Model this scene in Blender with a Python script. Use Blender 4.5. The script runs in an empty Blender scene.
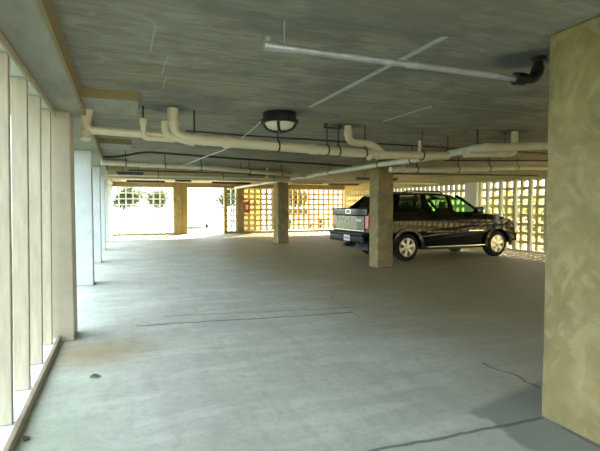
import bpy, bmesh, math, random
from mathutils import Vector, Matrix
C = bpy.context.scene.collection
SC = bpy.context.scene
R = math.radians
random.seed(7)

# ------------------------------------------------------------------ camera
F = 460.0
cd = bpy.data.cameras.new('camera'); cam = bpy.data.objects.new('camera', cd); C.objects.link(cam)
cam.location = (0, 0, 1.5)
cd.sensor_width = 36; cd.lens = F*36/600; cd.clip_start = 0.05; cd.clip_end = 300
cam.rotation_euler = (R(90-2.49), 0, R(-21.244))
SC.camera = cam
# ------------------------------------------------------------------ world, sun, exposure
W = bpy.data.worlds.new('sky'); SC.world = W; W.use_nodes = True
bg = W.node_tree.nodes['Background']
bg.inputs['Color'].default_value = (0.73, 0.90, 1.0, 1); bg.inputs['Strength'].default_value = 2.8
sd = bpy.data.lights.new('sun', 'SUN'); sd.energy = 34.0; sd.angle = R(1.0); sd.color = (1.0, 0.88, 0.58)
sun = bpy.data.objects.new('sun', sd); C.objects.link(sun)
sun.rotation_euler = Vector((-0.52, -0.76, -0.56)).to_track_quat('-Z', 'Y').to_euler()
SC.view_settings.view_transform = 'Standard'; SC.view_settings.look = 'None'
SC.view_settings.gamma = 1; SC.view_settings.use_curve_mapping = False
SC.view_settings.exposure = 1.15
try:
    SC.cycles.max_bounces = 12; SC.cycles.diffuse_bounces = 8; SC.cycles.glossy_bounces = 4
    SC.cycles.transparent_max_bounces = 12; SC.cycles.transmission_bounces = 6
    SC.cycles.use_denoising = True
except Exception: pass

# ------------------------------------------------------------------ materials
def mat(name, col, rough=0.6, metal=0.0, var=0.0, scale=8.0, stretch=(1, 1, 1), bump=0.0, col2=None, spec=None, coat=0.0):
    m = bpy.data.materials.new(name); m.use_nodes = True
    nt = m.node_tree; b = nt.nodes['Principled BSDF']
    b.inputs['Roughness'].default_value = rough; b.inputs['Metallic'].default_value = metal
    if spec is not None: b.inputs['Specular IOR Level'].default_value = spec
    if coat: b.inputs['Coat Weight'].default_value = coat; b.inputs['Coat Roughness'].default_value = 0.03
    tc = nt.nodes.new('ShaderNodeTexCoord'); mp = nt.nodes.new('ShaderNodeMapping')
    mp.inputs['Scale'].default_value = stretch
    nt.links.new(tc.outputs['Object'], mp.inputs['Vector'])
    nz = nt.nodes.new('ShaderNodeTexNoise'); nz.inputs['Scale'].default_value = scale; nz.inputs['Detail'].default_value = 6
    nz.inputs['Roughness'].default_value = 0.65
    nt.links.new(mp.outputs['Vector'], nz.inputs['Vector'])
    rp = nt.nodes.new('ShaderNodeValToRGB')
    c2 = col2 if col2 else tuple(c*(1-var) for c in col)
    rp.color_ramp.elements[0].position = 0.34; rp.color_ramp.elements[1].position = 0.66
    rp.color_ramp.elements[0].color = (*c2, 1); rp.color_ramp.elements[1].color = (*col, 1)
    nt.links.new(nz.outputs['Fac'], rp.inputs['Fac']); nt.links.new(rp.outputs['Color'], b.inputs['Base Color'])
    if bump:
        bp = nt.nodes.new('ShaderNodeBump'); bp.inputs['Strength'].default_value = bump; bp.inputs['Distance'].default_value = 0.02
        nt.links.new(nz.outputs['Fac'], bp.inputs['Height']); nt.links.new(bp.outputs['Normal'], b.inputs['Normal'])
    m['nz'] = 1
    return m

class NB:                                   # small node-building helper for surface marks
    def __init__(s, m):
        s.nt = m.node_tree; s.b = s.nt.nodes['Principled BSDF']
        tc = s.nt.nodes.new('ShaderNodeTexCoord'); sp = s.nt.nodes.new('ShaderNodeSeparateXYZ')
        s.nt.links.new(tc.outputs['Object'], sp.inputs[0]); s.tc = tc
        s.x, s.y, s.z = sp.outputs
    def m(s, op, a, b=None, c=None):
        n = s.nt.nodes.new('ShaderNodeMath'); n.operation = op
        for i, v in enumerate((a, b, c)):
            if v is None: continue
            if isinstance(v, (int, float)): n.inputs[i].default_value = v
            else: s.nt.links.new(v, n.inputs[i])
        return n.outputs[0]
    def noise(s, scale, detail=4, stretch=(1, 1, 1), off=0, dist=0):
        mp = s.nt.nodes.new('ShaderNodeMapping'); mp.inputs['Scale'].default_value = stretch; mp.inputs['Location'].default_value = (off, off*.7, 0)
        s.nt.links.new(s.tc.outputs['Object'], mp.inputs[0])
        n = s.nt.nodes.new('ShaderNodeTexNoise'); n.inputs['Scale'].default_value = scale; n.inputs['Detail'].default_value = detail; n.inputs['Distortion'].default_value = dist
        s.nt.links.new(mp.outputs[0], n.inputs['Vector']); return n.outputs['Fac']
    def step(s, v, lo, hi):                  # smooth 0..1 ramp
        n = s.nt.nodes.new('ShaderNodeMapRange'); n.interpolation_type = 'SMOOTHSTEP'
        s.nt.links.new(v, n.inputs[0])
        n.inputs[1].default_value = lo; n.inputs[2].default_value = hi; n.inputs[3].default_value = 0; n.inputs[4].default_value = 1
        return n.outputs[0]
    def tint(s, fac, col, blend='MIX'):
        src = s.b.inputs['Base Color'].links[0].from_socket
        n = s.nt.nodes.new('ShaderNodeMix'); n.data_type = 'RGBA'; n.blend_type = blend
        s.nt.links.new(fac, n.inputs[0]); s.nt.links.new(src, n.inputs[6]); n.inputs[7].default_value = (*col, 1)
        s.nt.links.new(n.outputs[2], s.b.inputs['Base Color'])
    def line(s, p, q, w, wob=0.03, wscale=3.0, off=0):
        (x0, y0), (x1, y1) = p, q
        L = math.hypot(x1-x0, y1-y0); ux, uy = (x1-x0)/L, (y1-y0)/L
        dx = s.m('SUBTRACT', s.x, x0); dy = s.m('SUBTRACT', s.y, y0)
        t = s.m('ADD', s.m('MULTIPLY', dx, ux), s.m('MULTIPLY', dy, uy))
        d = s.m('ADD', s.m('MULTIPLY', dx, -uy), s.m('MULTIPLY', dy, ux))
        nz = s.m('MULTIPLY', s.m('SUBTRACT', s.noise(wscale, 3, off=off), 0.5), wob*4)
        d = s.m('ABSOLUTE', s.m('ADD', d, nz))
        f = s.m('SUBTRACT', 1.0, s.step(d, w*0.4, w))
        f = s.m('MULTIPLY', f, s.m('MULTIPLY', s.m('GREATER_THAN', t, 0.0), s.m('LESS_THAN', t, L)))
        return f
    def disc(s, cx, cy, r0, r1, wob=0.3, off=0, sy=1.0):
        dx = s.m('SUBTRACT', s.x, cx); dy = s.m('MULTIPLY', s.m('SUBTRACT', s.y, cy), sy)
        d = s.m('SQRT', s.m('ADD', s.m('MULTIPLY', dx, dx), s.m('MULTIPLY', dy, dy)))
        d = s.m('ADD', d, s.m('MULTIPLY', s.m('SUBTRACT', s.noise(5, 4, off=off), .5), wob))
        return s.m('SUBTRACT', 1.0, s.step(d, r0, r1))

M = {}
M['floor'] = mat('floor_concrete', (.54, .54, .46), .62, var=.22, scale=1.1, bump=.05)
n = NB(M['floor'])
n.tint(n.m('MULTIPLY', n.step(n.noise(26, 8), .44, .66), .40), (.38, .37, .31))
n.tint(n.m('MULTIPLY', n.step(n.noise(45, 4, off=3), .64, .72), .5), (.20, .20, .17))
n.tint(n.m('MULTIPLY', n.step(n.noise(2.0, 7, (.5, 2.0, 1), off=9), .48, .62), .30), (.72, .71, .64))
n.tint(n.m('MULTIPLY', n.step(n.m('ADD', n.m('ADD', n.x, n.m('MULTIPLY', n.y, .12)), n.m('MULTIPLY', n.noise(.8, 6, off=31), 3.0)), 3.9, 7.2), .82), (.30, .235, .085))  # dirtier stall tone, with warm bounce light painted into the floor colour
n.tint(n.m('MULTIPLY', n.step(n.noise(3.0, 8, (2.2, .45, 1), off=41), .50, .68), .30), (.34, .33, .27))
n.tint(n.m('MULTIPLY', n.disc(-.25, 5.1, .05, .8, .5), .75), (.34, .23, .09))
n.tint(n.m('MULTIPLY', n.disc(-.45, 3.2, .05, .6, .5, sy=.35), .35), (.20, .27, .14))
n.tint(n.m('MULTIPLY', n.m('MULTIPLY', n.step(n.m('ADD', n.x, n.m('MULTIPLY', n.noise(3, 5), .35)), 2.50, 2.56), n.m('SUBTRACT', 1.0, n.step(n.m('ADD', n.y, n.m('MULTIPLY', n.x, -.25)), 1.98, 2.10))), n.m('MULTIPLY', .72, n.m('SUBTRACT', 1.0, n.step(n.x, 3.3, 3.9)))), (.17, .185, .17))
n.tint(n.m('MULTIPLY', n.step(n.noise(11, 10, off=57), .46, .68), .22), (.26, .27, .24))
for k, (p, q, w, wob, a) in enumerate([((1.2, 2.41), (2.75, 2.35), .022, .018, .75), ((3.2, 3.40), (3.2, 2.74), .018, .06, .7),
        ((.15, 6.03), (3.0, 5.70), .032, .03, .85), ((.5, 6.45), (3.2, 5.95), .022, .05, .6), ((2.95, 5.3), (3.2, 6.9), .012, .05, .45),
        ((-.5, 9.4), (5.8, 9.6), .03, .02, .35), ((2.75, 2.2), (2.75, 1.2), .02, .02, .6)]):
    n.tint(n.m('MULTIPLY', n.line(p, q, w, wob, off=k*3.1), a), (.08, .085, .075))
n.tint(n.m('MULTIPLY', n.line((7.0, 9.2), (11.8, 9.35), .06, .004), .35), (.62, .56, .30))

M['ceil'] = mat('ceiling_board_marked_concrete', (.285, .27, .205), .85, var=.38, scale=3.0, stretch=(.55, 1.5, 1), bump=.3)
n = NB(M['ceil'])
n.tint(n.m('MULTIPLY', n.step(n.noise(16, 8, (.18, 1.5, 1), off=4), .46, .66), .38), (.40, .37, .275))
n.tint(n.m('MULTIPLY', n.step(n.noise(6, 10, (.6, 1, 1), off=61, dist=1.5), .52, .66), .38), (.40, .385, .30))
n.tint(n.m('MULTIPLY', n.step(n.noise(1.3, 8, (.8, 1, 1), off=11), .48, .62), .55), (.13, .13, .11))
n.tint(n.m('MULTIPLY', n.step(n.noise(.7, 3, (.5, 1.3, 1), off=21), .50, .66), .35), (.26, .22, .12))
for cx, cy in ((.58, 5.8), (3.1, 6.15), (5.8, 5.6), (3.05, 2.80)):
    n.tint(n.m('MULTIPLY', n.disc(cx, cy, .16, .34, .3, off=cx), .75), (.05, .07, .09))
for k, (p, q, w) in enumerate([((.225, 3.17), (.225, 3.72), .010), ((.36, 3.78), (.355, 4.35), .009), ((.40, 4.42), (.41, 4.85), .008), ((-.3, 7.2), (6, 7.25), .02), ((0, 4.4), (6, 4.45), .015), ((1.2, 3.9), (4.5, 3.95), .012), ((0, 8.6), (7, 8.65), .03)]):
    n.tint(n.m('MULTIPLY', n.line(p, q, w, .004, off=k), .5), (.48, .47, .42))

M['column'] = mat('weathered_tan_concrete', (.285, .215, .085), .85, scale=2.2, bump=.5, col2=(.185, .145, .06))
n = NB(M['column'])
n.tint(n.m('MULTIPLY', n.step(n.noise(3.2, 10, (1, 1, .8), off=17, dist=2.6), .50, .68), .42), (.40, .335, .17))
n.tint(n.m('MULTIPLY', n.step(n.noise(7, 7, off=2), .46, .68), .22), (.40, .34, .19))
n.tint(n.m('MULTIPLY', n.step(n.noise(3.2, 6, off=7), .52, .70), .40), (.13, .12, .06))
M['beam'] = mat('grey_beam_concrete', (.36, .345, .28), .85, var=.28, scale=3, stretch=(2.2, .5, 1), bump=.2)
M['tan'] = mat('tan_painted_plaster', (.31, .235, .105), .8, var=.22, scale=4, bump=.12)
M['block_olive'] = mat('pale_olive_breeze_block', (.56, .50, .28), .8, var=.15, scale=5, bump=.1)
M['tan_lit'] = mat('tan_beam_lit', (.58, .46, .22), .8, var=.15, scale=3, bump=.1)  # tan made lighter, brightness of the far end put into the colour
M['block'] = mat('cream_breeze_block', (.78, .61, .29), .8, var=.15, scale=5, bump=.1)
M['pier'] = mat('white_painted_pier', (.62, .63, .61), .7, var=.12, scale=4, bump=.06)
n = NB(M['pier'])
n.tint(n.m('MULTIPLY', n.m('SUBTRACT', 1.0, n.step(n.m('ADD', n.z, n.m('MULTIPLY', n.noise(6, 5), .3)), .10, .35)), .45), (.42, .38, .28))
M['slat'] = mat('weathered_white_timber', (.56, .48, .345), .7, var=.22, scale=7, stretch=(3, 3, .5), bump=.08)
M['slat_cream'] = mat('cream_painted_timber', (.80, .76, .66), .7, var=.10, scale=7, stretch=(3, 3, .5))
M['pier_cream'] = mat('cream_painted_pier', (.54, .47, .34), .7, var=.15, scale=4, bump=.06)
M['curb'] = mat('brown_painted_curb', (.36, .28, .19), .8, var=.3, scale=9, bump=.15)
M['sill'] = mat('white_sill_and_bleached_block', (.74, .75, .74), .7, var=.12, scale=6)
M['pvc'] = mat('cream_plastic_pipe', (.70, .60, .40), .42, var=.12, scale=4)
M['pvc2'] = mat('pale_plastic_pipe', (.68, .66, .54), .42, var=.12, scale=4)
M['galv'] = mat('galvanised_pipe_metal', (.52, .52, .49), .45, metal=.5, var=.25, scale=9)
M['rod'] = mat('dark_hanger_steel', (.05, .055, .06), .5, metal=.6, var=.3, scale=20)
M['abs'] = mat('black_plastic_pipe', (.018, .018, .02), .45, var=.3, scale=10)
M['blacklamp'] = mat('black_lamp_casting', (.012, .012, .013), .4, var=.3, scale=12)
M['opal'] = mat('opal_lamp_glass', (.72, .68, .50), .25, var=.08, scale=5)
M['wire'] = mat('pale_cable_sheath', (.62, .62, .56), .5, var=.1)
M['darkstrip'] = mat('dark_fixture_paint', (.035, .035, .045), .5, var=.2)
M['whitefix'] = mat('white_fixture_enamel', (.72, .70, .62), .45, var=.08)
M['red'] = mat('red_enamel', (.42, .035, .035), .35, var=.15, coat=.3)
M['white'] = mat('white_label', (.8, .8, .78), .5, var=.05)
M['patch'] = mat('pale_joint_filler', (.50, .50, .44), .85, var=.25, scale=8, bump=.1)
M['grass'] = mat('lawn_ground', (.10, .13, .05), .95, var=.5, scale=14, bump=.2)
M['mulch'] = mat('orange_brown_mulch', (.30, .17, .065), .95, var=.45, scale=18, bump=.3)
M['drive'] = mat('pale_driveway_concrete', (.55, .53, .46), .85, var=.12, scale=3)
M['bark'] = mat('tree_bark', (.16, .11, .07), .9, var=.4, scale=12, bump=.3)
def leafmat(name, a, b):
    m = mat(name, a, .6, col2=b, scale=3.5); nt = m.node_tree; b_ = nt.nodes['Principled BSDF']
    tr = nt.nodes.new('ShaderNodeBsdfTranslucent'); mx = nt.nodes.new('ShaderNodeMixShader'); mx.inputs[0].default_value = .45
    nt.links.new(b_.inputs['Base Color'].links[0].from_socket, tr.inputs[0]); nt.links.new(b_.outputs[0], mx.inputs[1]); nt.links.new(tr.outputs[0], mx.inputs[2])
    nt.links.new(mx.outputs[0], nt.nodes['Material Output'].inputs[0]); return m
M['leaf'] = leafmat('yellow_green_leaves', (.30, .33, .05), (.13, .19, .03))
M['leafd'] = leafmat('dark_green_leaves', (.06, .09, .03), (.03, .05, .02))
M['leafg'] = leafmat('fresh_leaf', (.16, .30, .06), (.10, .22, .04))
M['paint'] = mat('black_car_paint', (.006, .006, .007), .09, var=.05, coat=.18, spec=.22)
M['paintg'] = mat('tailgate_paint_with_reflection', (.028, .030, .022), .25, metal=.3, var=.1, coat=.8)  # grey-green reflection on the black tailgate put into its colour
M['trim'] = mat('black_rubber_trim', (.014, .014, .015), .55, var=.2, scale=15)
M['chrome'] = mat('chrome', (.82, .81, .78), .14, metal=1.0, var=.05)
M['rim'] = mat('polished_wheel_alloy', (.80, .78, .72), .28, metal=.75, var=.08)
M['tyre'] = mat('tyre_rubber', (.012, .012, .012), .8, var=.3, scale=20)
M['taillens'] = mat('red_tail_lens', (.50, .03, .04), .15, var=.1, coat=.8)
M['lens'] = mat('clear_headlamp_lens', (.55, .56, .55), .08, metal=.4, var=.1, coat=.8)
M['seat'] = mat('grey_leather', (.10, .095, .085), .6, var=.2)
M['plate'] = mat('white_licence_plate', (.78, .78, .72), .4, var=.06)
M['ink'] = mat('dark_plate_ink', (.06, .07, .12), .5, var=.1)
M['carblue'] = mat('pale_blue_car_paint', (.42, .50, .58), .25, var=.05, coat=.8)
M['carwhite'] = mat('white_car_paint', (.75, .75, .72), .25, var=.04, coat=.8)
def glassmat(name, tint, mixf):
    m = bpy.data.materials.new(name); m.use_nodes = True; nt = m.node_tree; nt.nodes.clear()
    o = nt.nodes.new('ShaderNodeOutputMaterial'); mx = nt.nodes.new('ShaderNodeMixShader')
    t = nt.nodes.new('ShaderNodeBsdfTransparent'); g = nt.nodes.new('ShaderNodeBsdfGlossy')
    t.inputs[0].default_value = (*tint, 1); g.inputs['Roughness'].default_value = .03; g.inputs[0].default_value = (.9, .9, .9, 1)
    nz = nt.nodes.new('ShaderNodeLayerWeight'); nz.inputs[0].default_value = .5
    pw = nt.nodes.new('ShaderNodeMath'); pw.operation = 'POWER'; pw.inputs[1].default_value = 3.0; ml = nt.nodes.new('ShaderNodeMath'); ml.operation = 'MULTIPLY_ADD'; ml.inputs[1].default_value = .5; ml.inputs[2].default_value = .03
    nt.links.new(nz.outputs['Facing'], pw.inputs[0]); nt.links.new(pw.outputs[0], ml.inputs[0]); nt.links.new(ml.outputs[0], mx.inputs[0]); nt.links.new(t.outputs[0], mx.inputs[1]); nt.links.new(g.outputs[0], mx.inputs[2])
    nt.links.new(mx.outputs[0], o.inputs[0]); return m
M['glass_dark'] = glassmat('dark_privacy_glass', (.24, .26, .25), .25)
M['glass_mid'] = glassmat('smoked_green_glass', (.70, .84, .71), .25)
M['glass_green'] = glassmat('green_tinted_glass', (.80, .985, .82), .2)

# ------------------------------------------------------------------ mesh helpers
def link(name, bm, m, parent=None, smooth=False, bevel=0, seg=2):
    me = bpy.data.meshes.new(name); bmesh.ops.recalc_face_normals(bm, faces=bm.faces[:]) if smooth != 'keep' else None
    bm.to_mesh(me); bm.free()
    for mm in (m if isinstance(m, (list, tuple)) else [m]): me.materials.append(mm)
    o = bpy.data.objects.new(name, me); C.objects.link(o)
    if parent: o.parent = parent
    if smooth:
        for p in me.polygons: p.use_smooth = True
        try: me.set_sharp_from_angle(angle=R(40))
        except Exception: pass
    if bevel:
        md = o.modifiers.new('bevel', 'BEVEL'); md.width = bevel; md.segments = seg; md.limit_method = 'ANGLE'; md.angle_limit = R(35)
    return o
def tag(o, label=None, cat=None, group=None, kind=None):
    if label: o['label'] = label
    if cat: o['category'] = cat
    if group: o['group'] = group
    if kind: o['kind'] = kind
    return o
def empty(name, loc=(0, 0, 0), rz=0, label=None, cat=None, group=None):
    o = bpy.data.objects.new(name, None); C.objects.link(o); o.location = loc; o.rotation_euler = (0, 0, rz); o.empty_display_size = .1
    return tag(o, label, cat, group)
def box(bm, x0, x1, y0, y1, z0, z1):
    v = [bm.verts.new((x, y, z)) for z in (z0, z1) for y in (y0, y1) for x in (x0, x1)]
    for f in ((0, 2, 3, 1), (4, 5, 7, 6), (0, 1, 5, 4), (2, 6, 7, 3), (0, 4, 6, 2), (1, 3, 7, 5)): bm.faces.new([v[i] for i in f])
def boxes(*bs):
    bm = bmesh.new()
    for b in bs: box(bm, *b)
    return bm
def prism(bm, pts, d):                       # polygon of 3-D points extruded by vector d
    a = [bm.verts.new(p) for p in pts]; b = [bm.verts.new(Vector(p)+Vector(d)) for p in pts]
    bm.faces.new(a); bm.faces.new(b[::-1]); k = len(a)
    for i in range(k): bm.faces.new((a[i], b[i], b[(i+1) % k], a[(i+1) % k]))
def fillet(pts, r, n=6):
    P = [Vector(p) for p in pts]; out = [P[0]]
    for i in range(1, len(P)-1):
        a = (P[i-1]-P[i]); b = (P[i+1]-P[i]); la, lb = a.length, b.length; a.normalize(); b.normalize()
        rr = min(r, la*.49, lb*.49); s = P[i]+a*rr; e = P[i]+b*rr
        for k in range(n+1):
            t = k/n; out.append(s*(1-t)**2+P[i]*2*t*(1-t)+e*t*t)
    out.append(P[-1]); return out
def tube(bm, pts, r, n=12, cap=True):
    P = [Vector(p) for p in pts]; rings = []; up = None
    for i, p in enumerate(P):
        t = (P[min(i+1, len(P)-1)]-P[max(i-1, 0)]).normalized()
        if up is None:
            up = t.cross(Vector((0, 0, 1)) if abs(t.z) < .9 else Vector((1, 0, 0))).normalized()
        else:
            up = (up-t*up.dot(t)).normalized()
        w = t.cross(up)
        rr = r[i] if isinstance(r, (list, tuple)) else r
        rings.append([bm.verts.new(p+(up*math.cos(a)+w*math.sin(a))*rr) for a in (2*math.pi*k/n for k in range(n))])
    for a, b in zip(rings, rings[1:]):
        for k in range(n): bm.faces.new((a[k], a[(k+1) % n], b[(k+1) % n], b[k]))
    if cap: bm.faces.new(rings[0][::-1]); bm.faces.new(rings[-1])
def tubes(*ts):
    bm = bmesh.new()
    for t in ts: tube(bm, *t)
    return bm
def lathe(bm, prof, axis='z', c=(0, 0, 0), n=28):
    rings = []
    for r, h in prof:
        ring = []
        for k in range(n):
            a = 2*math.pi*k/n; u, v = r*math.cos(a), r*math.sin(a)
            p = (u, v, h) if axis == 'z' else (u, h, v) if axis == 'y' else (h, u, v)
            ring.append(bm.verts.new(Vector(p)+Vector(c)))
        rings.append(ring)
    for a, b in zip(rings, rings[1:]):
        for k in range(n): bm.faces.new((a[k], a[(k+1) % n], b[(k+1) % n], b[k]))
    if prof[0][0] > 1e-4: bm.faces.new(rings[0][::-1])
    if prof[-1][0] > 1e-4: bm.faces.new(rings[-1])
    bmesh.ops.remove_doubles(bm, verts=bm.verts[:], dist=1e-5)
def struct(name, bm, m, bevel=0): return tag(link(name, bm, m, bevel=bevel), kind='structure')

# ------------------------------------------------------------------ the setting
CH = 2.67; BACK = 24.4; RW = 12.2
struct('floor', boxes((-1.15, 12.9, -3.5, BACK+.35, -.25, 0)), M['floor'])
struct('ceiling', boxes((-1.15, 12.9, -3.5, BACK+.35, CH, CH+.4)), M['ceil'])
struct('upper_storeys_sun_block', boxes((-1.15, 12.9, -3.5, BACK+.35, CH+.4, CH+9)), M['tan'])  # unseen storeys overhead, added to keep the sun off the left lawn
bm = bmesh.new(); box(bm, -120, -1.15, -60, 120, -.5, -.12); struct('ground_lawn', bm, M['grass'])
bm = bmesh.new(); box(bm, 12.9, 120, -60, BACK+.35, -.5, -.10); struct('ground_planting_bed', bm, M['mulch'])
bm = bmesh.new(); box(bm, -1.15, 120, BACK+.35, 120, -.5, -.05); struct('ground_driveway', bm, M['drive'])
bm = bmesh.new(); box(bm, -1.15, 12.9, -60, -3.5, -.5, -.02); struct('ground_entrance', bm, M['drive'])
# dropped edge beam over the left piers, with a tan inner face
struct('trim_1', boxes((-1.15, -.375, -3.5, BACK, 2.52, CH)), M['beam'])
struct('trim_2', boxes((-.375, -.35, -3.5, BACK, 2.51, CH)), M['tan'])
# shallow haunches beside each pier, tan front
for i, y in enumerate((5.1, 8.75, 12.4, 16.1, 19.8)):
    struct('trim_%d' % (3+i*2), boxes((-.35, .19, y+.02, y+.85, 2.585, CH)), M['beam'])
    struct('trim_%d' % (4+i*2), boxes((-.35, .19, y, y+.02, 2.58, CH)), M['tan'])
struct('trim_14', boxes((-.35, 5.3, 14.6, 15.0, 2.31, CH)), M['tan_lit'])      # tan cross beam
# pale filler strips on the ceiling
struct('trim_16', boxes((2.085, 2.135, 2.66, 5.10, CH-.006, CH+.002)), M['patch'])
struct('trim_17', boxes((3.40, 3.44, 4.55, 5.60, CH-.006, CH+.002)), M['patch'])
# white piers along the left side
pl = ['nearest broad white pier beside the timber slats', 'second white pier along the left side, painted bluish white', 'third white pier along the left side',
      'fourth white pier along the left side', 'fifth white pier along the left side', 'farthest white pier, next to the back wall']
for i, y in enumerate((5.62, 9.42, 13.05, 16.8, 20.5)):
    o = link('wall_pier', boxes((-.80, -.505, y, y+.42, 0, 2.52)), M['pier' if i else 'pier_cream'], bevel=.012)
    tag(o, pl[i], 'pier', 'white piers on the left side')
    o.location = (0, 0, 0)
tag(link('wall_pier', boxes((-.80, -.49, 1.75, 2.17, 0, 2.52)), M['pier'], bevel=.012), 'white pier at the near end of the timber slats', 'pier', 'white piers on the left side')
tag(link('wall_pier', boxes((-.95, -.42, BACK-.25, BACK+.15, 0, 2.52)), M['pier'], bevel=.012), pl[5], 'pier', 'white piers on the left side')
# columns
def column(x0, x1, y0, y1, label):
    bm = bmesh.new(); box(bm, x0, x1, y0, y1, 0, CH)
    bmesh.ops.subdivide_edges(bm, edges=[e for e in bm.edges if abs(e.verts[0].co.z-e.verts[1].co.z) > 1], cuts=14)
    for v in bm.verts:
        if .05 < v.co.z < CH-.05: v.co.x += random.uniform(-.004, .004); v.co.y += random.uniform(-.004, .004)
    tag(link('concrete_column', bm, M['column'], bevel=.015), label, 'column', 'square concrete columns')
column(2.758, 3.19, 1.93, 2.37, 'big weathered tan concrete column closest to the camera on the right')
column(5.73, 6.15, 9.58, 10.0, 'square concrete column standing in front of the black pickup bed')
column(5.78, 6.22, 17.25, 17.85, 'square concrete column midway to the back, left of the pickup')
column(2.52, 2.88, BACK-.2, BACK+.15, 'tan column in the back wall left of the bright doorway')
column(5.80, 6.16, BACK-.2, BACK+.15, 'tan column in the back wall beside the red extinguisher cabinet')

# ---- breeze block screens
def screen(p0, u, L, z0, z1, nu, nv, hole, th, label, m=None):
    """perforated block wall: u unit vector along, thickness th"""
    u = Vector((*u, 0)); w = Vector((-u.y, u.x, 0)); bm = bmesh.new(); P0 = Vector((*p0, 0))
    xs = [0]; zs = [z0]; pu = L/nu; pv = (z1-z0)/nv
    hx, hz = pu*hole, pv*hole
    for i in range(nu): xs += [i*pu+(pu-hx)/2, i*pu+(pu+hx)/2]
    xs.append(L)
    for j in range(nv): zs += [z0+j*pv+(pv-hz)/2, z0+j*pv+(pv+hz)/2]
    zs.append(z1)
    g = {}
    def V(i, j, k):
        if (i, j, k) not in g: g[(i, j, k)] = bm.verts.new(P0+u*xs[i]+w*(th*k)+Vector((0, 0, zs[j])))
        return g[(i, j, k)]
    nx, nz = len(xs)-1, len(zs)-1
    sol = lambda i, j: 0 <= i < nx and 0 <= j < nz and not (i % 2 == 1 and j % 2 == 1)
    for i in range(nx):
        for j in range(nz):
            if not sol(i, j): continue
            bm.faces.new((V(i, j, 0), V(i+1, j, 0), V(i+1, j+1, 0), V(i, j+1, 0)))
            bm.faces.new((V(i, j, 1), V(i, j+1, 1), V(i+1, j+1, 1), V(i+1, j, 1)))
            for (di, dj, a, b) in ((-1, 0, (i, j), (i, j+1)), (1, 0, (i+1, j), (i+1, j+1)), (0, -1, (i, j), (i+1, j)), (0, 1, (i, j+1), (i+1, j+1))):
                if not sol(i+di, j+dj): bm.faces.new((V(*a, 0), V(*b, 0), V(*b, 1), V(*a, 1)))
    o = link('breeze_block_screen', bm, m or M['block'])
    return tag(o, label, 'block screen', 'pierced block screens')
struct('wall_back', boxes((-1.15, 12.5, BACK-.08, BACK+.2, 2.43, CH)), M['tan'])
struct('trim_20', boxes((-.42, 2.52, BACK-.03, BACK+.15, 0, .078)), M['tan'])
struct('trim_21', boxes((5.28, 12.2, BACK-.03, BACK+.15, 0, .095)), M['tan'])
struct('door_1', boxes((2.88, 3.22, BACK-.02, BACK+.12, 0, 2.43), (5.12, 5.275, BACK-.12, BACK+.14, 0, 2.43)), M['tan'])
struct('trim_22', boxes((12.2, 12.5, BACK-.2, BACK+.2, 0, 2.43)), M['slat_cream'])
screen((-.42, BACK), (1, 0), 2.94, .08, 2.42, 9, 8, .80, .12, 'pierced block screen in the back wall at far left, nearly bleached out by daylight', M['sill'])  # white colour and wide holes paint in the daylight bleaching these blocks
screen((5.28, BACK), (1, 0), 2*.255, .10, 2.42, 2, 8, .78, .12, 'narrow pierced block screen between bright doorway and tan column', M['sill'])  # same daylight whitening put into the block colour
screen((6.16, BACK), (1, 0), 2.03, .12, 2.42, 6, 8, .58, .12, 'cream pierced block screen behind the red extinguisher cabinet')
screen((8.19, BACK), (1, 0), 4.01, .12, 2.42, 13, 8, .62, .12, 'cream pierced block screen in the back wall right of the middle column')
struct('wall_exterior', boxes((6.1, 7.55, 25.6, 25.75, -.05, 2.9)), M['tan'])
struct('wall_light_block', boxes((3.6, 12.5, -3.5, -3.3, 0, CH)), M['tan'])  # unseen wall behind the camera, added to cut light from the entrance
# right side wall
struct('wall_right', boxes((RW, RW+.35, -3.5, BACK-.22, 2.365, CH)), M['block_olive'])
o = link('wall_pilaster', boxes((RW-.06, RW+.3, 13.45, 14.03, 0, 2.36)), M['slat_cream'], bevel=.01)
tag(o, 'cream pilaster on the right wall just past the pickup hood', 'pilaster')
screen((RW+.05, 14.05), (0, 1), 10.1, .0, 2.36, 33, 8, .64, -.12, 'cream pierced block screen along the right wall behind the pickup cab', M['block_olive'])
screen((RW+.16, 2.2), (0, 1), 11.24, .0, 2.36, 36, 8, .66, -.12, 'pierced block screen behind the pale timber slats right of the pickup', M['block_olive'])
screen((RW+.16, -3.25), (0, 1), 5.43, .0, 2.36, 18, 8, .66, -.12, 'pierced block screen on the right wall hidden behind the near column', M['block_olive'])
# slat screens
t = empty('slat_screen', (-.75, 3.9, 0), 0, 'row of weathered white upright timber slats on a curb at left edge', 'slat screen')
def part(name, bm, m, par, **k):
    o = link(name, bm, m, par, **k); o.matrix_parent_inverse = Matrix.Translation(-par.location) if par.rotation_euler.z == 0 and par.parent is None else Matrix(); return o
for y in (2.22, 2.84, 3.44, 4.07, 4.70, 5.33):
    bm = boxes((-.805, -.695, y+.03, y+.09, .05, 2.485))
    for v in bm.verts: v.co.x += .035*(v.co.z > 1)
    part('slat', bm, M['slat'], t, bevel=.006)
part('header_rail', boxes((-.655, -.635, 2.17, 5.62, 2.455, 2.515)), M['slat'], t, bevel=.006)
part('soffit_board', boxes((-.95, -.655, 2.17, 5.62, 2.487, 2.515)), M['sill'], t)
part('sill', boxes((-.95, -.67, 2.17, 5.62, 0, .048)), M['sill'], t)
part('curb', boxes((-.67, -.635, 2.17, 5.62, 0, .072)), M['curb'], t, bevel=.006)
t = empty('slat_screen', (RW, 8, 0), 0, 'row of pale upright timber slats along the right wall ahead of the pickup', 'slat screen')
y = 12.92
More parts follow.
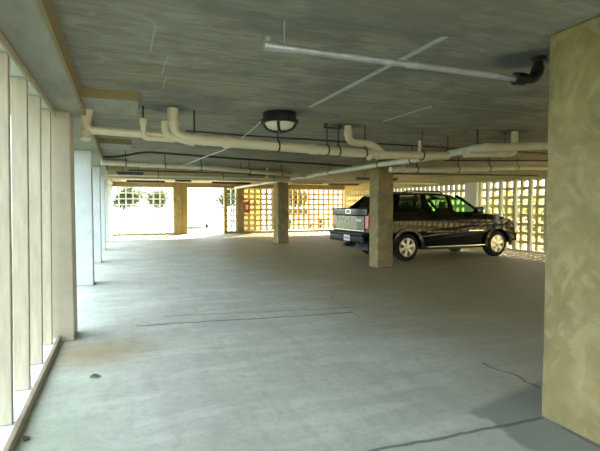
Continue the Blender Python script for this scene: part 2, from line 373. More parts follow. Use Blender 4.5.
for k in range(19):
    part('slat', boxes((RW+.0, RW+.09, y-.035, y+.035, .05, 2.36)), M['slat_cream'], t, bevel=.006); y -= .62
part('slat', boxes((RW+.0, RW+.09, 13.25, 13.36, .05, 2.36)), M['slat_cream'], t, bevel=.006)
part('sill', boxes((RW-.05, RW+.10, -1, 13.45, 0, .05)), M['slat_cream'], t)

# ------------------------------------------------------------------ pipes
def run(name, pts, r, m, label, couplings=(), hangers=(), fil=.16, cat='pipe', caps=True):
    """pipe run with coupling collars at parameter positions and hanger rods up to the slab"""
    P = fillet(pts, fil) if len(pts) > 2 else [Vector(p) for p in pts]
    root = empty(name, P[0], 0, label, cat)
    part('pipe_body', tubes((P, r, 14)), m, root, smooth=True)
    V = [Vector(p) for p in pts]
    def at(s):                                # s = segment index + fraction
        i = min(int(s), len(V)-2); f = s-i; return V[i].lerp(V[i+1], f), (V[i+1]-V[i]).normalized()
    for s in couplings:
        p, d = at(s); part('coupling', tubes(([p-d*.05, p+d*.05], r*1.16, 14)), m, root, smooth=True)
    for s in hangers:
        p, d = at(s); side = d.cross(Vector((0, 0, 1))).normalized()
        bm = bmesh.new(); ring = [p+(side*math.cos(a)+Vector((0, 0, 1))*math.sin(a))*(r+.006) for a in [k*math.pi/8 for k in range(17)]]
        for a, b in zip(ring, ring[1:]): tube(bm, [a-d*.0, b], .011, 5)
        tube(bm, [(p.x, p.y, p.z+r), (p.x, p.y, CH)], .009, 6)
        part('pipe_hanger', bm, M['rod'], root)
    return root
TZ = CH+.02
# main cream waste pipe across the bay, with its drops from the slab
wp = run('waste_pipe', [(.95, 5.82, 2.315), (3.67, 6.10, 2.27), (4.99, 6.17, 2.31)], .064, M['pvc'],
    'long cream waste pipe hung across the bay, fed by three drops from the ceiling', (.12, .58, 1.0), (.38, .66, .73, .9, 1.6), .14)
part('pipe_tail', tubes((fillet([(-.36, 5.80, 2.56), (-.36, 5.80, 2.36), (.30, 5.80, 2.345), (1.0, 5.82, 2.32)], .09), .045, 14)), M['pvc'], wp, smooth=True)
part('pipe_end', tubes(([(-.36, 5.80, 2.34), (-.36, 5.77, 2.25)], .058, 14), ([(-.36, 5.80, 2.44), (-.36, 5.80, 2.60)], [.055, .082], 14)), M['pvc'], wp, smooth=True)
part('drop_pipe', tubes((fillet([(.60, 5.78, TZ), (.60, 5.78, 2.34), (1.0, 5.82, 2.31)], .15), .066, 14)), M['pvc'], wp, smooth=True)
part('coupling', tubes(([(.60, 5.78, 2.52), (.60, 5.78, 2.44)], .076, 14)), M['pvc'], wp, smooth=True)
part('branch_pipe', tubes((fillet([(.505, 5.74, 2.50), (.505, 5.74, 2.34), (.85, 5.80, 2.27)], .12), .042, 12)), M['pvc'], wp, smooth=True)
part('branch_pipe', tubes((fillet([(.26, 5.76, 2.52), (.26, 5.76, 2.30), (.62, 5.79, 2.295)], .05), .032, 12)), M['pvc'], wp, smooth=True)
part('riser', tubes(([(.26, 5.76, 2.5), (.26, 5.76, TZ)], .010, 8)), M['rod'], wp, smooth=True)
part('coupling', tubes(([(.26, 5.76, 2.45), (.26, 5.76, 2.52)], .042, 12)), M['pvc'], wp, smooth=True)
part('pipe_hanger', tubes(([(.86, 5.82, 2.33), (.86, 5.82, TZ)], .011, 8)), M['rod'], wp)
part('drop_pipe', tubes((fillet([(3.13, 6.1, TZ), (3.13, 6.1, 2.44), (3.55, 6.1, 2.42), (3.74, 6.1, 2.27)], .12), .055, 14)), M['pvc'], wp, smooth=True)
part('coupling', tubes(([(3.13, 6.1, 2.60), (3.13, 6.1, 2.53)], .064, 14)), M['pvc'], wp, smooth=True)
part('cleanout', tubes(([(3.45, 6.12, 2.27), (3.45, 6.02, 2.21)], .05, 12)), M['pvc'], wp, smooth=True)
part('hanger_bracket', boxes((2.72, 2.98, 6.02, 6.06, 2.60, 2.62), (2.72, 2.735, 6.02, 6.06, 2.60, CH), (2.965, 2.98, 6.02, 6.06, 2.60, CH)), M['rod'], wp)
# long pale pipe running towards the back, bending right across the bay
dp = run('drain_pipe', [(5.12, 5.66, 2.375), (5.26, 7.2, 2.375), (5.29, 9.0, 2.395), (5.40, 14.0, 2.41), (5.30, 22.5, 2.385)], .058, M['pvc2'],
    'long pale drain pipe running to the back wall, bending right near the column', (.04, .55, 1.3, 2.2, 2.6, 3.3), (.5, 1.2, 1.9, 2.5, 3.1, 3.5), .10)
part('cross_arm', tubes((fillet([(5.08, 5.70, 2.375), (5.20, 5.58, 2.38), (6.25, 5.36, 2.44), (8.8, 4.9, 2.47)], .10), .064, 14)), M['pvc'], dp, smooth=True)
part('coupling', tubes(([(5.20, 5.585, 2.38), (5.30, 5.56, 2.386)], .076, 14)), M['pvc'], dp, smooth=True)
part('pipe_hanger', tubes(([(5.13, 5.66, 2.32), (5.13, 5.66, CH)], .012, 8)), M['rod'], dp)
part('trap', tubes((fillet([(5.84, 5.62, TZ), (5.84, 5.62, 2.33), (5.05, 5.86, 2.31)], .09), .055, 14)), M['pvc'], dp, smooth=True)
part('coupling', tubes(([(5.66, 5.675, 2.328), (5.72, 5.655, 2.329)], .064, 14)), M['pvc'], dp, smooth=True)
part('pipe_hanger', tubes(([(5.69, 5.665, 2.35), (5.69, 5.665, CH)], .009, 6)), M['rod'], dp)
part('branch_pipe', tubes((fillet([(5.42, 15.6, 2.36), (8.4, 15.6, 2.40), (12.15, 15.6, 2.42)], .3), .05, 12)), M['pvc2'], dp, smooth=True)
# farther cross pipes
run('cross_pipe', [(-.37, 10.5, 2.40), (2.0, 11.0, 2.39), (5.22, 13.0, 2.39)], .055, M['pvc2'],
    'pale cross pipe beyond the long cream one, reaching from the left beam', (.35, .8, 1.4), (.2, .55, .9, 1.35, 1.7), .3)
run('cross_pipe', [(5.40, 8.55, 2.27), (6.8, 8.6, 2.31), (9.0, 8.5, 2.42), (12.15, 8.4, 2.45)], .058, M['pvc2'],
    'pale cross pipe above the pickup roof, behind the nearer pipe', (1.1, 1.55, 1.95, 2.5), (.5, 1.2, 1.6, 1.97, 2.5), .3)
run('cross_pipe', [(-.35, 14.2, 2.38), (5.2, 14.3, 2.36)], .04, M['pvc2'],
    'thin far cross pipe in front of the bright back doorway header', (.3, .7), (.25, .6, .9), .3)
# small drops
for (x, y, lab) in ((5.05, 7.0, 'short vertical pipe stub right of the middle column top'), (4.2, 13.6, 'small pipe stub hanging left of the middle column top'), (7.6, 11.3, 'short pipe stub above the pickup cab')):
    tag(link('pipe_stub', tubes(([(x, y, 2.30), (x, y, TZ)], .04, 12), ([(x, y, 2.30), (x, y, 2.38)], .05, 12)), M['pvc'], smooth=True), lab, 'pipe')
# near galvanised pipe with black bend
g = run('sprinkler_pipe', [(.90, 2.81, 2.502), (3.0, 2.80, 2.497)], .023, M['galv'], 'thin galvanised pipe near the camera with a black wrapped elbow by the column', (.035, .5), (), .1)
part('tee', tubes(([(.85, 2.81, 2.502), (.93, 2.81, 2.502)], .031, 12)), M['galv'], g, smooth=True)
part('tee_neck', tubes(([(.875, 2.81, 2.51), (.875, 2.81, 2.555)], .022, 12)), M['galv'], g, smooth=True)
part('riser', tubes(([(.985, 2.81, 2.50), (.985, 2.81, TZ)], .006, 8)), M['galv'], g, smooth=True)
part('elbow', tubes((fillet([(2.90, 2.80, 2.497), (3.10, 2.77, 2.50), (3.10, 2.76, TZ)], .07), .038, 14)), M['abs'], g, smooth=True)
part('collar', tubes(([(2.90, 2.80, 2.497), (2.98, 2.795, 2.497)], .050, 14), ([(3.08, 2.76, 2.54), (3.10, 2.76, 2.60)], .048, 14)), M['abs'], g, smooth=True)
part('flange', tubes(([(3.10, 2.76, 2.64), (3.10, 2.76, TZ)], .06, 16)), M['abs'], g, smooth=True)
# conduits and cables
def cable(name, pts, r, m, lab, fil=.2):
    tag(link(name, tubes((fillet(pts, fil), r, 8)), m, smooth=True), lab, 'conduit')
cable('conduit', [(.95, 7.3, 2.65), (1.8, 7.3, 2.63), (3.3, 7.3, 2.62), (6.5, 7.35, 2.62), (11, 7.4, 2.62)], .013, M['rod'], 'thin dark conduit clipped to the ceiling just beyond the lamp')
cable('conduit', [(-.33, 10.0, 2.46), (.05, 10.0, 2.49), (.45, 10.0, 2.60), (2.5, 10.3, 2.56), (6.0, 10.8, 2.52)], .022, M['rod'], 'thick dark conduit above the pale cross pipe, kinked at its left end')
cable('conduit', [(.2, 12.9, 2.42), (3, 13.0, 2.42), (5.2, 13.2, 2.40)], .018, M['rod'], 'dark conduit on the cross beam above the bright doorway')
cable('conduit', [(6.3, 7.9, 2.44), (9, 7.8, 2.52), (12.1, 7.6, 2.55)], .016, M['rod'], 'dark conduit between the two pipes over the pickup')
cable('conduit', [(6.3, 10.9, 2.36), (9, 10.8, 2.40), (12.1, 10.7, 2.42)], .020, M['rod'], 'dark conduit over the pickup hood by the right wall')

# ------------------------------------------------------------------ ceiling lamp
lp = empty('bulkhead_lamp', (1.89, 5.57, CH-.004), 0, 'round black bulkhead lamp with cross guard on the ceiling', 'lamp')
def lpart(name, bm, m, **k): o = link(name, bm, m, lp, **k); return o
bm = bmesh.new(); lathe(bm, [(0, .004), (.205, .004), (.212, -.006), (.212, -.09), (.20, -.10), (0, -.10)]); lpart('lamp_body', bm, M['blacklamp'], smooth=True)
bm = bmesh.new(); lathe(bm, [(.19, -.085), (.222, -.088), (.224, -.118), (.212, -.128), (.188, -.128), (.188, -.10)]); lpart('rim', bm, M['blacklamp'], smooth=True)
bm = bmesh.new(); lathe(bm, [(.19, -.12), (.182, -.15), (.15, -.19), (.09, -.215), (0, -.222)]); lpart('diffuser', bm, M['opal'], smooth=True)
for a in (R(66), R(156)):
    pts = [(math.cos(a)*s*.205, math.sin(a)*s*.205, -.118-.118*math.sqrt(max(0, 1-s*s))) for s in [k/10-1 for k in range(21)]]
    lpart('guard_bar', tubes((pts, .019, 8)), M['blacklamp'], smooth=True)
part('cable', tubes((fillet([(1.72, 5.6, 2.60), (1.66, 5.65, 2.55), (1.55, 6.1, 2.42), (1.35, 6.4, 2.27), (1.24, 7.5, 2.27), (1.2, 10.3, 2.33)], .3), .007, 8)), M['wire'], lp, smooth=True)
for k in range(4):
    a = R(73)+k*math.pi/2; lpart('lug', tubes(([(math.cos(a)*.215, math.sin(a)*.215, -.075), (math.cos(a)*.215, math.sin(a)*.215, -.135)], .022, 8)), M['blacklamp'], smooth=True)

# far strip lights (unlit) and junction box
def strip(x0, x1, y, z, lab):
    r = empty('strip_light', ((x0+x1)/2, y, z), 0, lab, 'strip light')
    hx = (x1-x0)/2
    link('housing', boxes((-hx, hx, -.09, .09, .0, .05)), M['darkstrip'], r, bevel=.01)
    link('diffuser', boxes((-hx+.03, hx-.03, -.06, .06, -.03, 0)), M['darkstrip'], r, bevel=.01)
    for s in (-.6, .6): link('drop_rod', tubes(([(hx*s, 0, .05), (hx*s, 0, CH-z)], .008, 6)), M['rod'], r)
strip(-.1, .6, 13.4, 2.36, 'dark strip light by the left beam in front of the back wall')
strip(1.9, 3.4, 12.5, 2.44, 'dark strip light above and left of the bright doorway')
strip(3.7, 4.9, 14.1, 2.47, 'dark strip light left of the middle column top')
strip(7.4, 9.0, 13.8, 2.40, 'dark strip light over the far rear of the pickup')
strip(6.4, 7.8, 17.5, 2.42, 'dark strip light right of the middle column')
strip(3.4, 5.0, 18.5, 2.40, 'dark strip light over the doorway side of the middle column')
strip(.2, 1.6, 18.5, 2.40, 'far dark strip light over the bleached block screen')
strip(8.7, 10.2, 18.8, 2.44, 'far dark strip light near the right wall')
jb = empty('junction_box', (2.05, 16.6, 2.40), 0, 'small black junction box hanging on a rod near the back', 'box')
link('box_body', boxes((-.28, .28, -.06, .06, -.07, .07)), M['blacklamp'], jb, bevel=.01)
link('drop_rod', tubes(([(0, 0, .07), (0, 0, CH-2.40)], .012, 6)), M['rod'], jb)
# red cabinet
ec = empty('extinguisher_cabinet', (6.32, BACK-.21, 1.1), 0, 'red fire extinguisher cabinet with white label on the back wall', 'cabinet')
link('cabinet_body', boxes((-.17, .17, .0, .20, 0, .62)), M['red'], ec, bevel=.015)
cdoor = link('door', boxes((-.155, .155, -.02, 0, .015, .605)), M['red'], ec, bevel=.008)
link('label', boxes((-.07, .07, -.026, -.02, .18, .42)), M['white'], cdoor)
link('handle', boxes((.11, .13, -.04, -.02, .26, .36)), M['chrome'], cdoor)
# leaves on the floor
def leaf(x, y, rz, s, lab, m):
    bm = bmesh.new()
    pr = [(0, 0), (.25, .28), (.55, .36), (.85, .2), (1.05, 0)]
    for sg in (1, -1):
        mid = [bm.verts.new((a*s, 0, .004+.010*math.sin(a*3))) for a, b in pr]; ed = [bm.verts.new((a*s, sg*b*s, .004+.022*b+.01*math.sin(a*3))) for a, b in pr]
        for i in range(4): bm.faces.new((mid[i], mid[i+1], ed[i+1], ed[i]))
    bmesh.ops.remove_doubles(bm, verts=bm.verts[:], dist=1e-5)
    o = link('fallen_leaf', bm, m); o.location = (x, y, 0); o.rotation_euler.z = rz
    md = o.modifiers.new('s', 'SOLIDIFY'); md.thickness = .002
    tag(o, lab, 'leaf')
leaf(-.28, 4.33, .3, .09, 'fresh green leaf lying on the floor near the curb', M['leafg'])
leaf(-.60, 3.30, 1.2, .06, 'small brown leaf against the foot of the left curb', M['bark'])

# ------------------------------------------------------------------ pickup
S = .972
tk = empty('pickup_truck', (7.11, 10.41, 0), R(2.0), 'black four-door pickup with chrome wheels parked behind the column', 'pickup truck')
tk.scale = (S, S*1.03, S)
W0 = .98
OFF = Matrix.Translation((0, .93, 0))        # local y=0 at centre line; wheel contact line at y=-.93
def tp(name, bm, m, par=None, **k):
    if par is None: bm.transform(OFF)
    else: bm.transform(OFF)
    return link(name, bm, m, par or tk, **k)
def arc(cx, cz, r, a0, a1, n=10): return [(cx+r*math.cos(R(a0+(a1-a0)*i/n)), cz+r*math.sin(R(a0+(a1-a0)*i/n))) for i in range(n+1)]
out = [(-1.22, .55), (-1.24, .82), (-1.22, 1.40), (-1.16, 1.45), (.50, 1.38), (2.70, 1.30), (3.30, 1.24), (3.72, 1.15), (3.92, 1.04), (3.98, .85), (3.97, .58), (3.80, .42)]
out += [(3.74, .42)] + arc(3.3, .40, .44, 0, 180) + [(2.80, .36), (.50, .36)] + arc(0, .40, .44, 0, 180) + [(-.55, .50)]
def side_y(z):                                # half width of the body by height
    return W0-.16*max(0, .80-z) if z < .80 else W0-.10*max(0, z-1.12)/.33 if z > 1.12 else W0
bm = bmesh.new()
def slabbody(bm, poly, ys):
    L = []
    for s, fn in ys: L.append([bm.verts.new((x, s*fn(z), z)) for x, z in poly])
    k = len(poly)
    bm.faces.new(L[0]); bm.faces.new(L[-1][::-1])
    for a, b in zip(L, L[1:]):
        for i in range(k): bm.faces.new((a[i], b[i], b[(i+1) % k], a[(i+1) % k]))
slabbody(bm, out, [(-1, side_y), (1, side_y)])
for zc in (.80, 1.12):
    bmesh.ops.bisect_plane(bm, geom=bm.verts[:]+bm.edges[:]+bm.faces[:], plane_co=(0, 0, zc), plane_no=(0, 0, 1))
for v in bm.verts: v.co.y = math.copysign(side_y(v.co.z), v.co.y)
tp('body', bm, M['paint'], bevel=.028, seg=3)
tp('underbody', boxes((-1.0, 3.7, -.55, .55, .30, .62), (.55, 2.75, -.93, .93, .30, .40)), M['trim'])
for x in (0, 3.3): tp('axle', tubes(([(x, -.8, .39), (x, .8, .39)], .06, 10)), M['trim'])
# greenhouse
ZB, ZT = 1.34, 1.84
def gy(z): return .93-(z-ZB)/(ZT-ZB)*.21
def gp(x, z, s): return (x, s*gy(z), z)
def panel(name, poly, s, m, th=.03, inset=0):
    bm = bmesh.new(); prism(bm, [Vector(gp(x, z, s))-Vector((0, s*inset, 0)) for x, z in poly], (0, -s*th, 0)); return tp(name, bm, m, bevel=.004 if m is M['paint'] else 0)
bm = bmesh.new()
st = [(-.36, .60, 1.845), (-.26, .70, 1.875), (.4, .73, 1.905), (.9, .73, 1.915), (1.4, .73, 1.905), (1.72, .70, 1.87), (1.98, .64, 1.80)]
rows = []
for x, hw, z in st:
    row = [(x, -hw, z-.075), (x, -hw-.015, z-.04), (x, -hw+.10, z-.008), (x, 0, z+.012), (x, hw-.10, z-.008), (x, hw+.015, z-.04), (x, hw, z-.075)]
    rows.append([bm.verts.new(p) for p in row])
for a, b in zip(rows, rows[1:]):
    for i in range(7): bm.faces.new((a[i], a[(i+1) % 7], b[(i+1) % 7], b[i]))
bm.faces.new(rows[0]); bm.faces.new(rows[-1][::-1])
tp('roof', bm, M['paint'], smooth=True)
for s in (-1, 1):
    panel('pillar', [(2.80, ZB-.06), (2.68, ZB-.04), (1.86, ZT), (1.98, ZT+.01)], s, M['paint'], .07)
    panel('pillar', [(1.68, ZB-.02), (1.52, ZB-.02), (1.52, ZT), (1.62, ZT)], s, M['paint'], .05)
    panel('pillar', [(.86, ZB), (.62, ZB), (.62, ZT), (.78, ZT)], s, M['paint'], .05)
    panel('sail_panel', [(-.30, ZB+.04), (-.10, ZT-.02), (-.34, ZT), (-.62, 1.60), (-.85, 1.44), (-.85, ZB)], s, M['paint'], .06)
    panel('window_glass', [(.64, ZB+.06), (-.26, ZB+.08), (-.12, ZT-.04), (.64, ZT-.02)], s, M['glass_dark'], .006, .02)
    panel('window_rail', [(2.75, ZB-.06), (2.68, ZB+.01), (.66, ZB+.05), (-.6, ZB+.10), (-.6, ZB), (.66, ZB-.04)], s, M['paint'], .05)
    panel('window_glass', [(2.66, ZB), (1.66, ZB), (1.60, ZT-.02), (1.90, ZT-.02)], s, M['glass_green'], .006, .02)
    panel('window_glass', [(1.54, ZB+.02), (.84, ZB+.04), (.76, ZT-.02), (1.54, ZT-.02)], s, M['glass_mid'], .006, .02)
bm = bmesh.new(); prism(bm, [(2.86, -.86, 1.29), (2.86, .86, 1.29), (1.96, .66, 1.82), (1.96, -.66, 1.82)], (.008, 0, .006)); tp('windshield', bm, M['glass_green'])
bm = bmesh.new(); prism(bm, [(-.62, -.85, 1.45), (-.62, .85, 1.45), (-.36, .66, 1.81), (-.36, -.66, 1.81)], (-.008, 0, 0)); tp('rear_window', bm, M['glass_dark'])
bm = boxes((-.66, -.58, -.88, .88, 1.38, 1.46)); tp('cab_rear', bm, M['paint'], bevel=.01)
for s in (-1, 1):
    bm = bmesh.new(); tube(bm, fillet([(.1, s*.62, 1.89), (.2, s*.62, 1.955), (1.35, s*.62, 1.955), (1.46, s*.62, 1.90)], .06), .018, 8); tp('roof_rail', bm, M['trim'], smooth=True)
    bm = bmesh.new(); box(bm, 2.28, 2.52, s*1.00 if s > 0 else -1.20, 1.20 if s > 0 else -1.00, 1.33, 1.50)
    mr = tp('mirror', bm, M['paint'], bevel=.04, seg=3)
    bm = bmesh.new(); box(bm, 2.36, 2.46, s*.88 if s > 0 else -1.04, 1.04 if s > 0 else -.88, 1.34, 1.38); tp('mirror_arm', bm, M['trim'], mr)
    # fender flares
    for cx in (0, 3.3):
        bm = bmesh.new(); A = arc(cx, .40, .44, -8, 188, 18); B = arc(cx, .40, .54, -8, 188, 18)
        for i in range(18):
            q = [(A[i], .965), (A[i+1], .965), (B[i+1], .965), (B[i], .965)]
            prism(bm, [(p[0], s*yy, p[1]) for p, yy in q], (0, s*.045, 0))
        bmesh.ops.remove_doubles(bm, verts=bm.verts[:], dist=1e-5)
        tp('fender_flare', bm, M['paint'], bevel=.008)
    # mouldings, sills, door seams, handles
    tp('side_moulding', boxes((.60, 1.60, min(s*.975, s*.998), max(s*.975, s*.998), .78, .84), (1.625, 2.72, min(s*.975, s*.998), max(s*.975, s*.998), .78, .84)), M['paint'], bevel=.008)
    tp('moulding_insert', boxes((2.15, 2.70, min(s*.997, s*1.002), max(s*.997, s*1.002), .80, .825)), M['chrome'])
    tp('running_board', boxes((.55, 2.76, min(s*.90, s*1.06), max(s*.90, s*1.06), .355, .40)), M['trim'], bevel=.012)
    tp('running_board_trim', boxes((.62, 2.70, min(s*1.055, s*1.066), max(s*1.055, s*1.066), .38, .398)), M['chrome'])
    for xd in (.62, 1.61, 2.70):
        bm = bmesh.new(); prism(bm, [(xd-.006, s*(side_y(z)+.0015), z) for z in (.42, 1.0, 1.33)] + [(xd+.006, s*(side_y(z)+.0015), z) for z in (1.33, 1.0, .42)], (0, -s*.01, 0)); tp('door_seam', bm, M['trim'])
    for xd in (.80, 1.76):
        tp('door_handle', boxes((xd, xd+.20, min(s*.955, s*.995), max(s*.955, s*.995), 1.10, 1.135)), M['chrome'] if xd < 0 else M['paint'], bevel=.01)
    # lamps
    tp('headlight', boxes((3.78, 3.965, min(s*.60, s*.955), max(s*.60, s*.955), .88, 1.04)), M['lens'], bevel=.02)
    tp('taillight', boxes((-1.262, -1.10, min(s*.80, s*.985), max(s*.80, s*.985), .92, 1.34)), M['taillens'], bevel=.02)
    # mud flap and exhaust
    tp('mud_flap', boxes((-.50, -.48, min(s*.70, s*.94), max(s*.70, s*.94), .28, .55)), M['trim'])
tp('exhaust_pipe', tubes(([(-1.22, .45, .40), (-.6, .45, .42)], .04, 12)), M['trim'], smooth=True)
# hood bulge, grille, front bumper
bm = bmesh.new(); hs = [(2.86, .70, 1.33), (3.3, .72, 1.285), (3.70, .70, 1.20), (3.88, .62, 1.10)]
rows = []
for x, hw, z in hs: rows.append([bm.verts.new((x, y, zz)) for y, zz in ((-hw, z-.09), (-hw+.08, z), (0, z+.015), (hw-.08, z), (hw, z-.09))])
for a, b in zip(rows, rows[1:]):
    for i in range(5): bm.faces.new((a[i], a[(i+1) % 5], b[(i+1) % 5], b[i]))
bm.faces.new(rows[0]); bm.faces.new(rows[-1][::-1]); tp('hood', bm, M['paint'], smooth=True)
gr = tp('grille', boxes((3.90, 3.995, -.58, .58, .76, 1.03)), M['trim'], bevel=.015)
for k in range(4): tp('grille_bar', boxes((3.99, 4.01, -.56, .56, .79+k*.065, .805+k*.065)), M['chrome'], gr)
tp('front_bumper', boxes((3.80, 4.10, -.985, .985, .46, .74)), M['paint'], bevel=.06, seg=3)
# tailgate
tg = tp('tailgate', boxes((-1.275, -1.20, -.79, .79, .86, 1.26)), M['paintg'], bevel=.012)
top = tp('tailgate_cap', boxes((-1.30, -1.14, -.965, .965, 1.26, 1.47)), M['paint'], bevel=.025, seg=3)
bm = bmesh.new()
for b in ((-1.31, -1.298, -.13, .13, 1.315, 1.335), (-1.31, -1.298, -.13, .13, 1.42, 1.44), (-1.31, -1.298, -.13, -.108, 1.315, 1.44), (-1.31, -1.298, .108, .13, 1.315, 1.44)): box(bm, *b)
tp('tailgate_handle', bm, M['chrome'], top, bevel=.003)
# raised metallic characters on the gate (left) and a badge (right)
def glyph(ch, y, z, h, w):
    segs = {'L': [(0, 0, 0, 1), (0, 0, 1, 0)], 'E': [(0, 0, 0, 1), (0, 0, 1, 0), (0, .5, .8, .5), (0, 1, 1, 1)], 'C': [(0, 0, 0, 1), (0, 0, 1, 0), (0, 1, 1, 1)],
            'P': [(0, 0, 0, 1), (0, 1, 1, 1), (1, .5, 1, 1), (0, .5, 1, .5)]}[ch]
    bm = bmesh.new(); t = .014
    for a, b, c, d in segs:
        ya, yb = y-a*w, y-c*w; za, zb = z+b*h, z+d*h
        box(bm, -1.288, -1.27, min(ya, yb)-t, max(ya, yb)+t, min(za, zb)-t*.8, max(za, zb)+t*.8)
    return bm
for i, ch in enumerate('LLCP'):
    tp('badge_letter', glyph(ch, .68-i*.20, 1.10, .09, .10), M['galv'], tg)
tp('badge', boxes((-1.288, -1.27, -.66, -.40, 1.10, 1.18)), M['galv'], tg, bevel=.02)
tp('tailgate_strip', boxes((-1.30, -1.22, -.80, .80, .84, .875)), M['chrome'], tg, bevel=.01)
bmp = tp('rear_bumper', boxes((-1.40, -1.10, -.95, .95, .52, .76)), M['paint'], bevel=.05, seg=3)
tp('bumper_step', boxes((-1.43, -1.2, -.93, .93, .75, .80)), M['trim'], bmp, bevel=.012)
lpl = tp('licence_plate', boxes((-1.415, -1.40, -.27, .05, .565, .725)), M['plate'], bevel=.003)
bm = bmesh.new()
for k in range(6): box(bm, -1.417, -1.414, -.25+k*.048, -.224+k*.048, .61, .68)
tp('plate_characters', bm, M['ink'], lpl)
tp('tow_hitch', boxes((-1.44, -1.1, -.06, .06, .40, .50)), M['trim'], bevel=.01)
tp('bed_cover', boxes((-1.20, -.60, -.86, .86, 1.42, 1.475)), M['trim'], bevel=.015)
# interior
def seat(x, y, w):
    tp('seat', boxes((x-.25, x+.28, y-w, y+w, .75, .95), (x-.36, x-.20, y-w, y+w, .80, 1.48), (x-.33, x-.24, y-.13, y+.13, 1.48, 1.66)), M['seat'], bevel=.04)
seat(1.95, -.42, .25); seat(1.95, .42, .25); seat(.95, 0, .62)
tp('dashboard', boxes((2.45, 2.84, -.82, .82, 1.0, 1.31)), M['trim'], bevel=.03)
bm = bmesh.new(); ring = [(2.33+.05*math.sin(a)*0, .42+.18*math.cos(a), 1.28+.18*math.sin(a)) for a in [k*math.pi/10 for k in range(21)]]; tube(bm, ring, .016, 8); tp('steering_wheel', bm, M['trim'], smooth=True)
# wheels
def wheel(x, s):
    yo = s*.965
    bm = bmesh.new(); prof = [(.245, -.12), (.30, -.135), (.36, -.12), (.385, -.09), (.39, 0), (.385, .09), (.36, .12), (.30, .135), (.245, .12)]
    lathe(bm, [(r, h+s*.83) for r, h in prof], 'y', (x, 0, .39), 36); ty = tp('wheel', bm, M['tyre'], smooth=True)
    bm = bmesh.new(); lathe(bm, [(r, s*.83+s*h) for r, h in ((.25, .12), (.262, .135), (.245, .14), (.228, .10), (.222, -.05))], 'y', (x, 0, .39), 36); tp('rim', bm, M['rim'], ty, smooth=True)
    bm = bmesh.new(); lathe(bm, [(r, s*.83+s*h) for r, h in ((.0, -.02), (.23, -.02), (.23, -.06))], 'y', (x, 0, .39), 24); tp('brake_disc', bm, M['trim'], ty, smooth=True)
    for k in range(6):
        a = k*math.pi/3+.3; d = Vector((math.cos(a), 0, math.sin(a))); e = Vector((-math.sin(a), 0, math.cos(a))); c = Vector((x, s*.905, .39))
        bm = bmesh.new(); pts = [c+d*.05+e*.045, c+d*.05-e*.045, c+d*.15-e*.038, c+d*.238-e*.060, c+d*.238+e*.060, c+d*.15+e*.038]
        prism(bm, pts, (0, s*.05, 0)); tp('spoke', bm, M['rim'], ty, bevel=.008)
    bm = bmesh.new(); lathe(bm, [(r, s*.905+s*h) for r, h in ((.085, 0), (.085, .055), (.06, .07), (0, .072))], 'y', (x, 0, .39), 20); tp('hub_cap', bm, M['rim'], ty, smooth=True)
for x in (0, 3.3):
    for s in (-1, 1): wheel(x, s)

# ------------------------------------------------------------------ outside: shrubs, trees, cars
def foliage(bm, c, r, nleaf, size):
    c = Vector(c)
    for _ in range(nleaf):
        d = Vector((random.gauss(0, 1), random.gauss(0, 1), random.gauss(0, 1))).normalized()*random.random()**.45
        p = c+Vector((d.x*r[0], d.y*r[1], d.z*r[2]))
        a = Vector((random.uniform(-1, 1), random.uniform(-1, 1), random.uniform(-.6, .6))).normalized()
        b = a.cross(Vector((random.uniform(-1, 1), random.uniform(-1, 1), random.uniform(-1, 1)))).normalized()
        s = size*random.uniform(.6, 1.3)
        bm.faces.new([bm.verts.new(p-a*s), bm.verts.new(p+b*s*.42), bm.verts.new(p+a*s), bm.verts.new(p-b*s*.42)])
def shrub(x, y, z0, w, h, nl, size, m, lab, name='garden_shrub', group='garden shrubs beyond the right screen'):
    t = empty(name, (x, y, z0), 0, lab, 'shrub' if name == 'garden_shrub' else 'tree', group)
    bm = bmesh.new(); k = 7
    low = .5 if name == 'garden_shrub' else .62
    for i in range(k):
        a = random.uniform(0, 6.28); rr = random.uniform(0, .45)*w
        foliage(bm, (rr*math.cos(a), rr*math.sin(a), h*random.uniform(low*.8, .78)), (w*.42, w*.42, h*(.30 if name == 'garden_shrub' else .2)), nl//k, size)
    link('foliage', bm, m, t, smooth='keep')
    bm = bmesh.new(); tube(bm, [(0, 0, -.02), (.03, .02, h*.35), (0, 0, h*.62)], [.05*w**.5+.02, .04, .02], 8)
    for i in range(4):
        a = i*1.57+.4; tube(bm, [(0, 0, h*.2), (.25*w*math.cos(a), .25*w*math.sin(a), h*.6)], [.025, .01], 6)
    link('trunk', bm, M['bark'], t, smooth=True)
places = ['beyond the slats nearest the concrete column', 'second from the concrete column, beyond the slats', 'beyond the slats in front of the pickup bumper', 'beyond the slats right above the pickup hood',
          'beyond the pilaster past the pickup hood', 'seen through the pickup door windows', 'beyond the block screen behind the pickup cab', 'outside the far end of the right wall']
for i, yy in enumerate((8.3, 10.7, 13.1, 15.5, 17.9, 20.3, 22.7, 25.1)):
    shrub(14.9+.35*(i % 2), yy, -.1, 1.3, 1.15, 1500, .055, M['leafd'], 'low dark green shrub '+places[i])
hd = empty('tall_hedge', (18.2, 16.5, -.1), 0, 'tall yellow-green hedge outside along the right wall', 'hedge')
bm = bmesh.new()
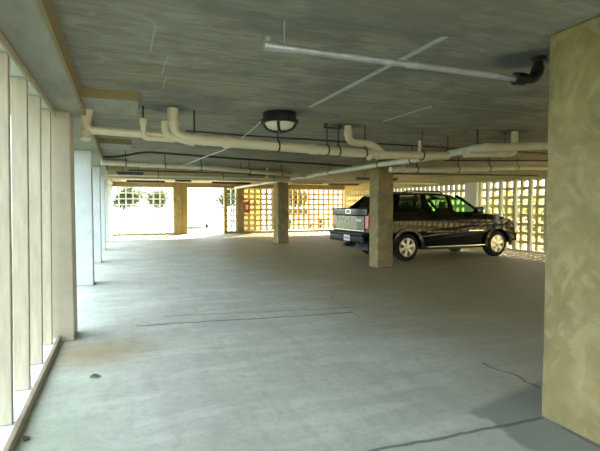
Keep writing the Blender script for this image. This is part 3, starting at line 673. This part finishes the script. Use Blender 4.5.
for yy in [-11+.55*k for k in range(41)]:
    foliage(bm, (random.uniform(-.3, .3), yy, 1.25+random.uniform(-.1, .12)), (.8, .75, random.uniform(1.05, 1.35)), 420, .10)
link('foliage', bm, M['leaf'], hd, smooth='keep')
for yy in range(-10, 12, 2):
    link('stem', tubes(([(0, yy, -.02), (.05, yy+.05, 1.2)], .04, 7)), M['bark'], hd)
for i, (xx, yy) in enumerate(((.4, 41), (3.4, 46), (9.0, 39), (13.6, 37))):
    shrub(xx, yy, -.05, 2.0, 3.6, 2200, .14, M['leafd'], 'dark tree '+['outside the bleached back screen at far left', 'outside behind the tan column left of the doorway', 'outside the back wall right of the middle column', 'outside the back right corner'][i], 'leafy_tree', 'trees beyond the back wall')
def car(loc, rz, m, lab):
    c = empty('parked_car', loc, rz, lab, 'car', 'cars parked outside')
    bm = bmesh.new(); poly = [(-2.1, .35), (-2.15, .75), (-2.0, .88), (2.0-.9, .88), (1.95, .74), (2.1, .5), (2.05, .3)] + [(1.68, .3)] + arc(1.3, .31, .36, 0, 180, 8) + arc(-1.3, .31, .36, 0, 180, 8)[0:] + [(-1.9, .3)]
    slabbody(bm, poly, [(-1, lambda z: .86), (1, lambda z: .86)]); link('body', bm, m, c, bevel=.05, seg=2)
    bm = bmesh.new(); prism(bm, [(-1.75, -.72, .86), (1.05, -.72, .86), (.35, -.62, 1.40), (-1.1, -.62, 1.40)], (0, 1.36, 0)); link('cabin', bm, m, c, bevel=.05)
    for s in (-1, 1):
        link('side_window', boxes((-1.25, .45, min(s*.70, s*.74), max(s*.70, s*.74), .92, 1.28)), M['trim'], c, bevel=.02)
        for x in (-1.3, 1.3):
            bm = bmesh.new(); lathe(bm, [(.18, s*.70), (.30, s*.69), (.31, s*.78), (.30, s*.87), (.2, s*.875), (0, s*.86)], 'y', (x, 0, .31), 20); link('wheel', bm, M['tyre'], c, smooth=True)
car((4.9, 33.0, -.05), R(80), M['carblue'], 'pale blue car parked outside the bright back doorway')
car((11.6, 30.0, -.05), R(5), M['carwhite'], 'white car parked outside the back block screen right of the column')
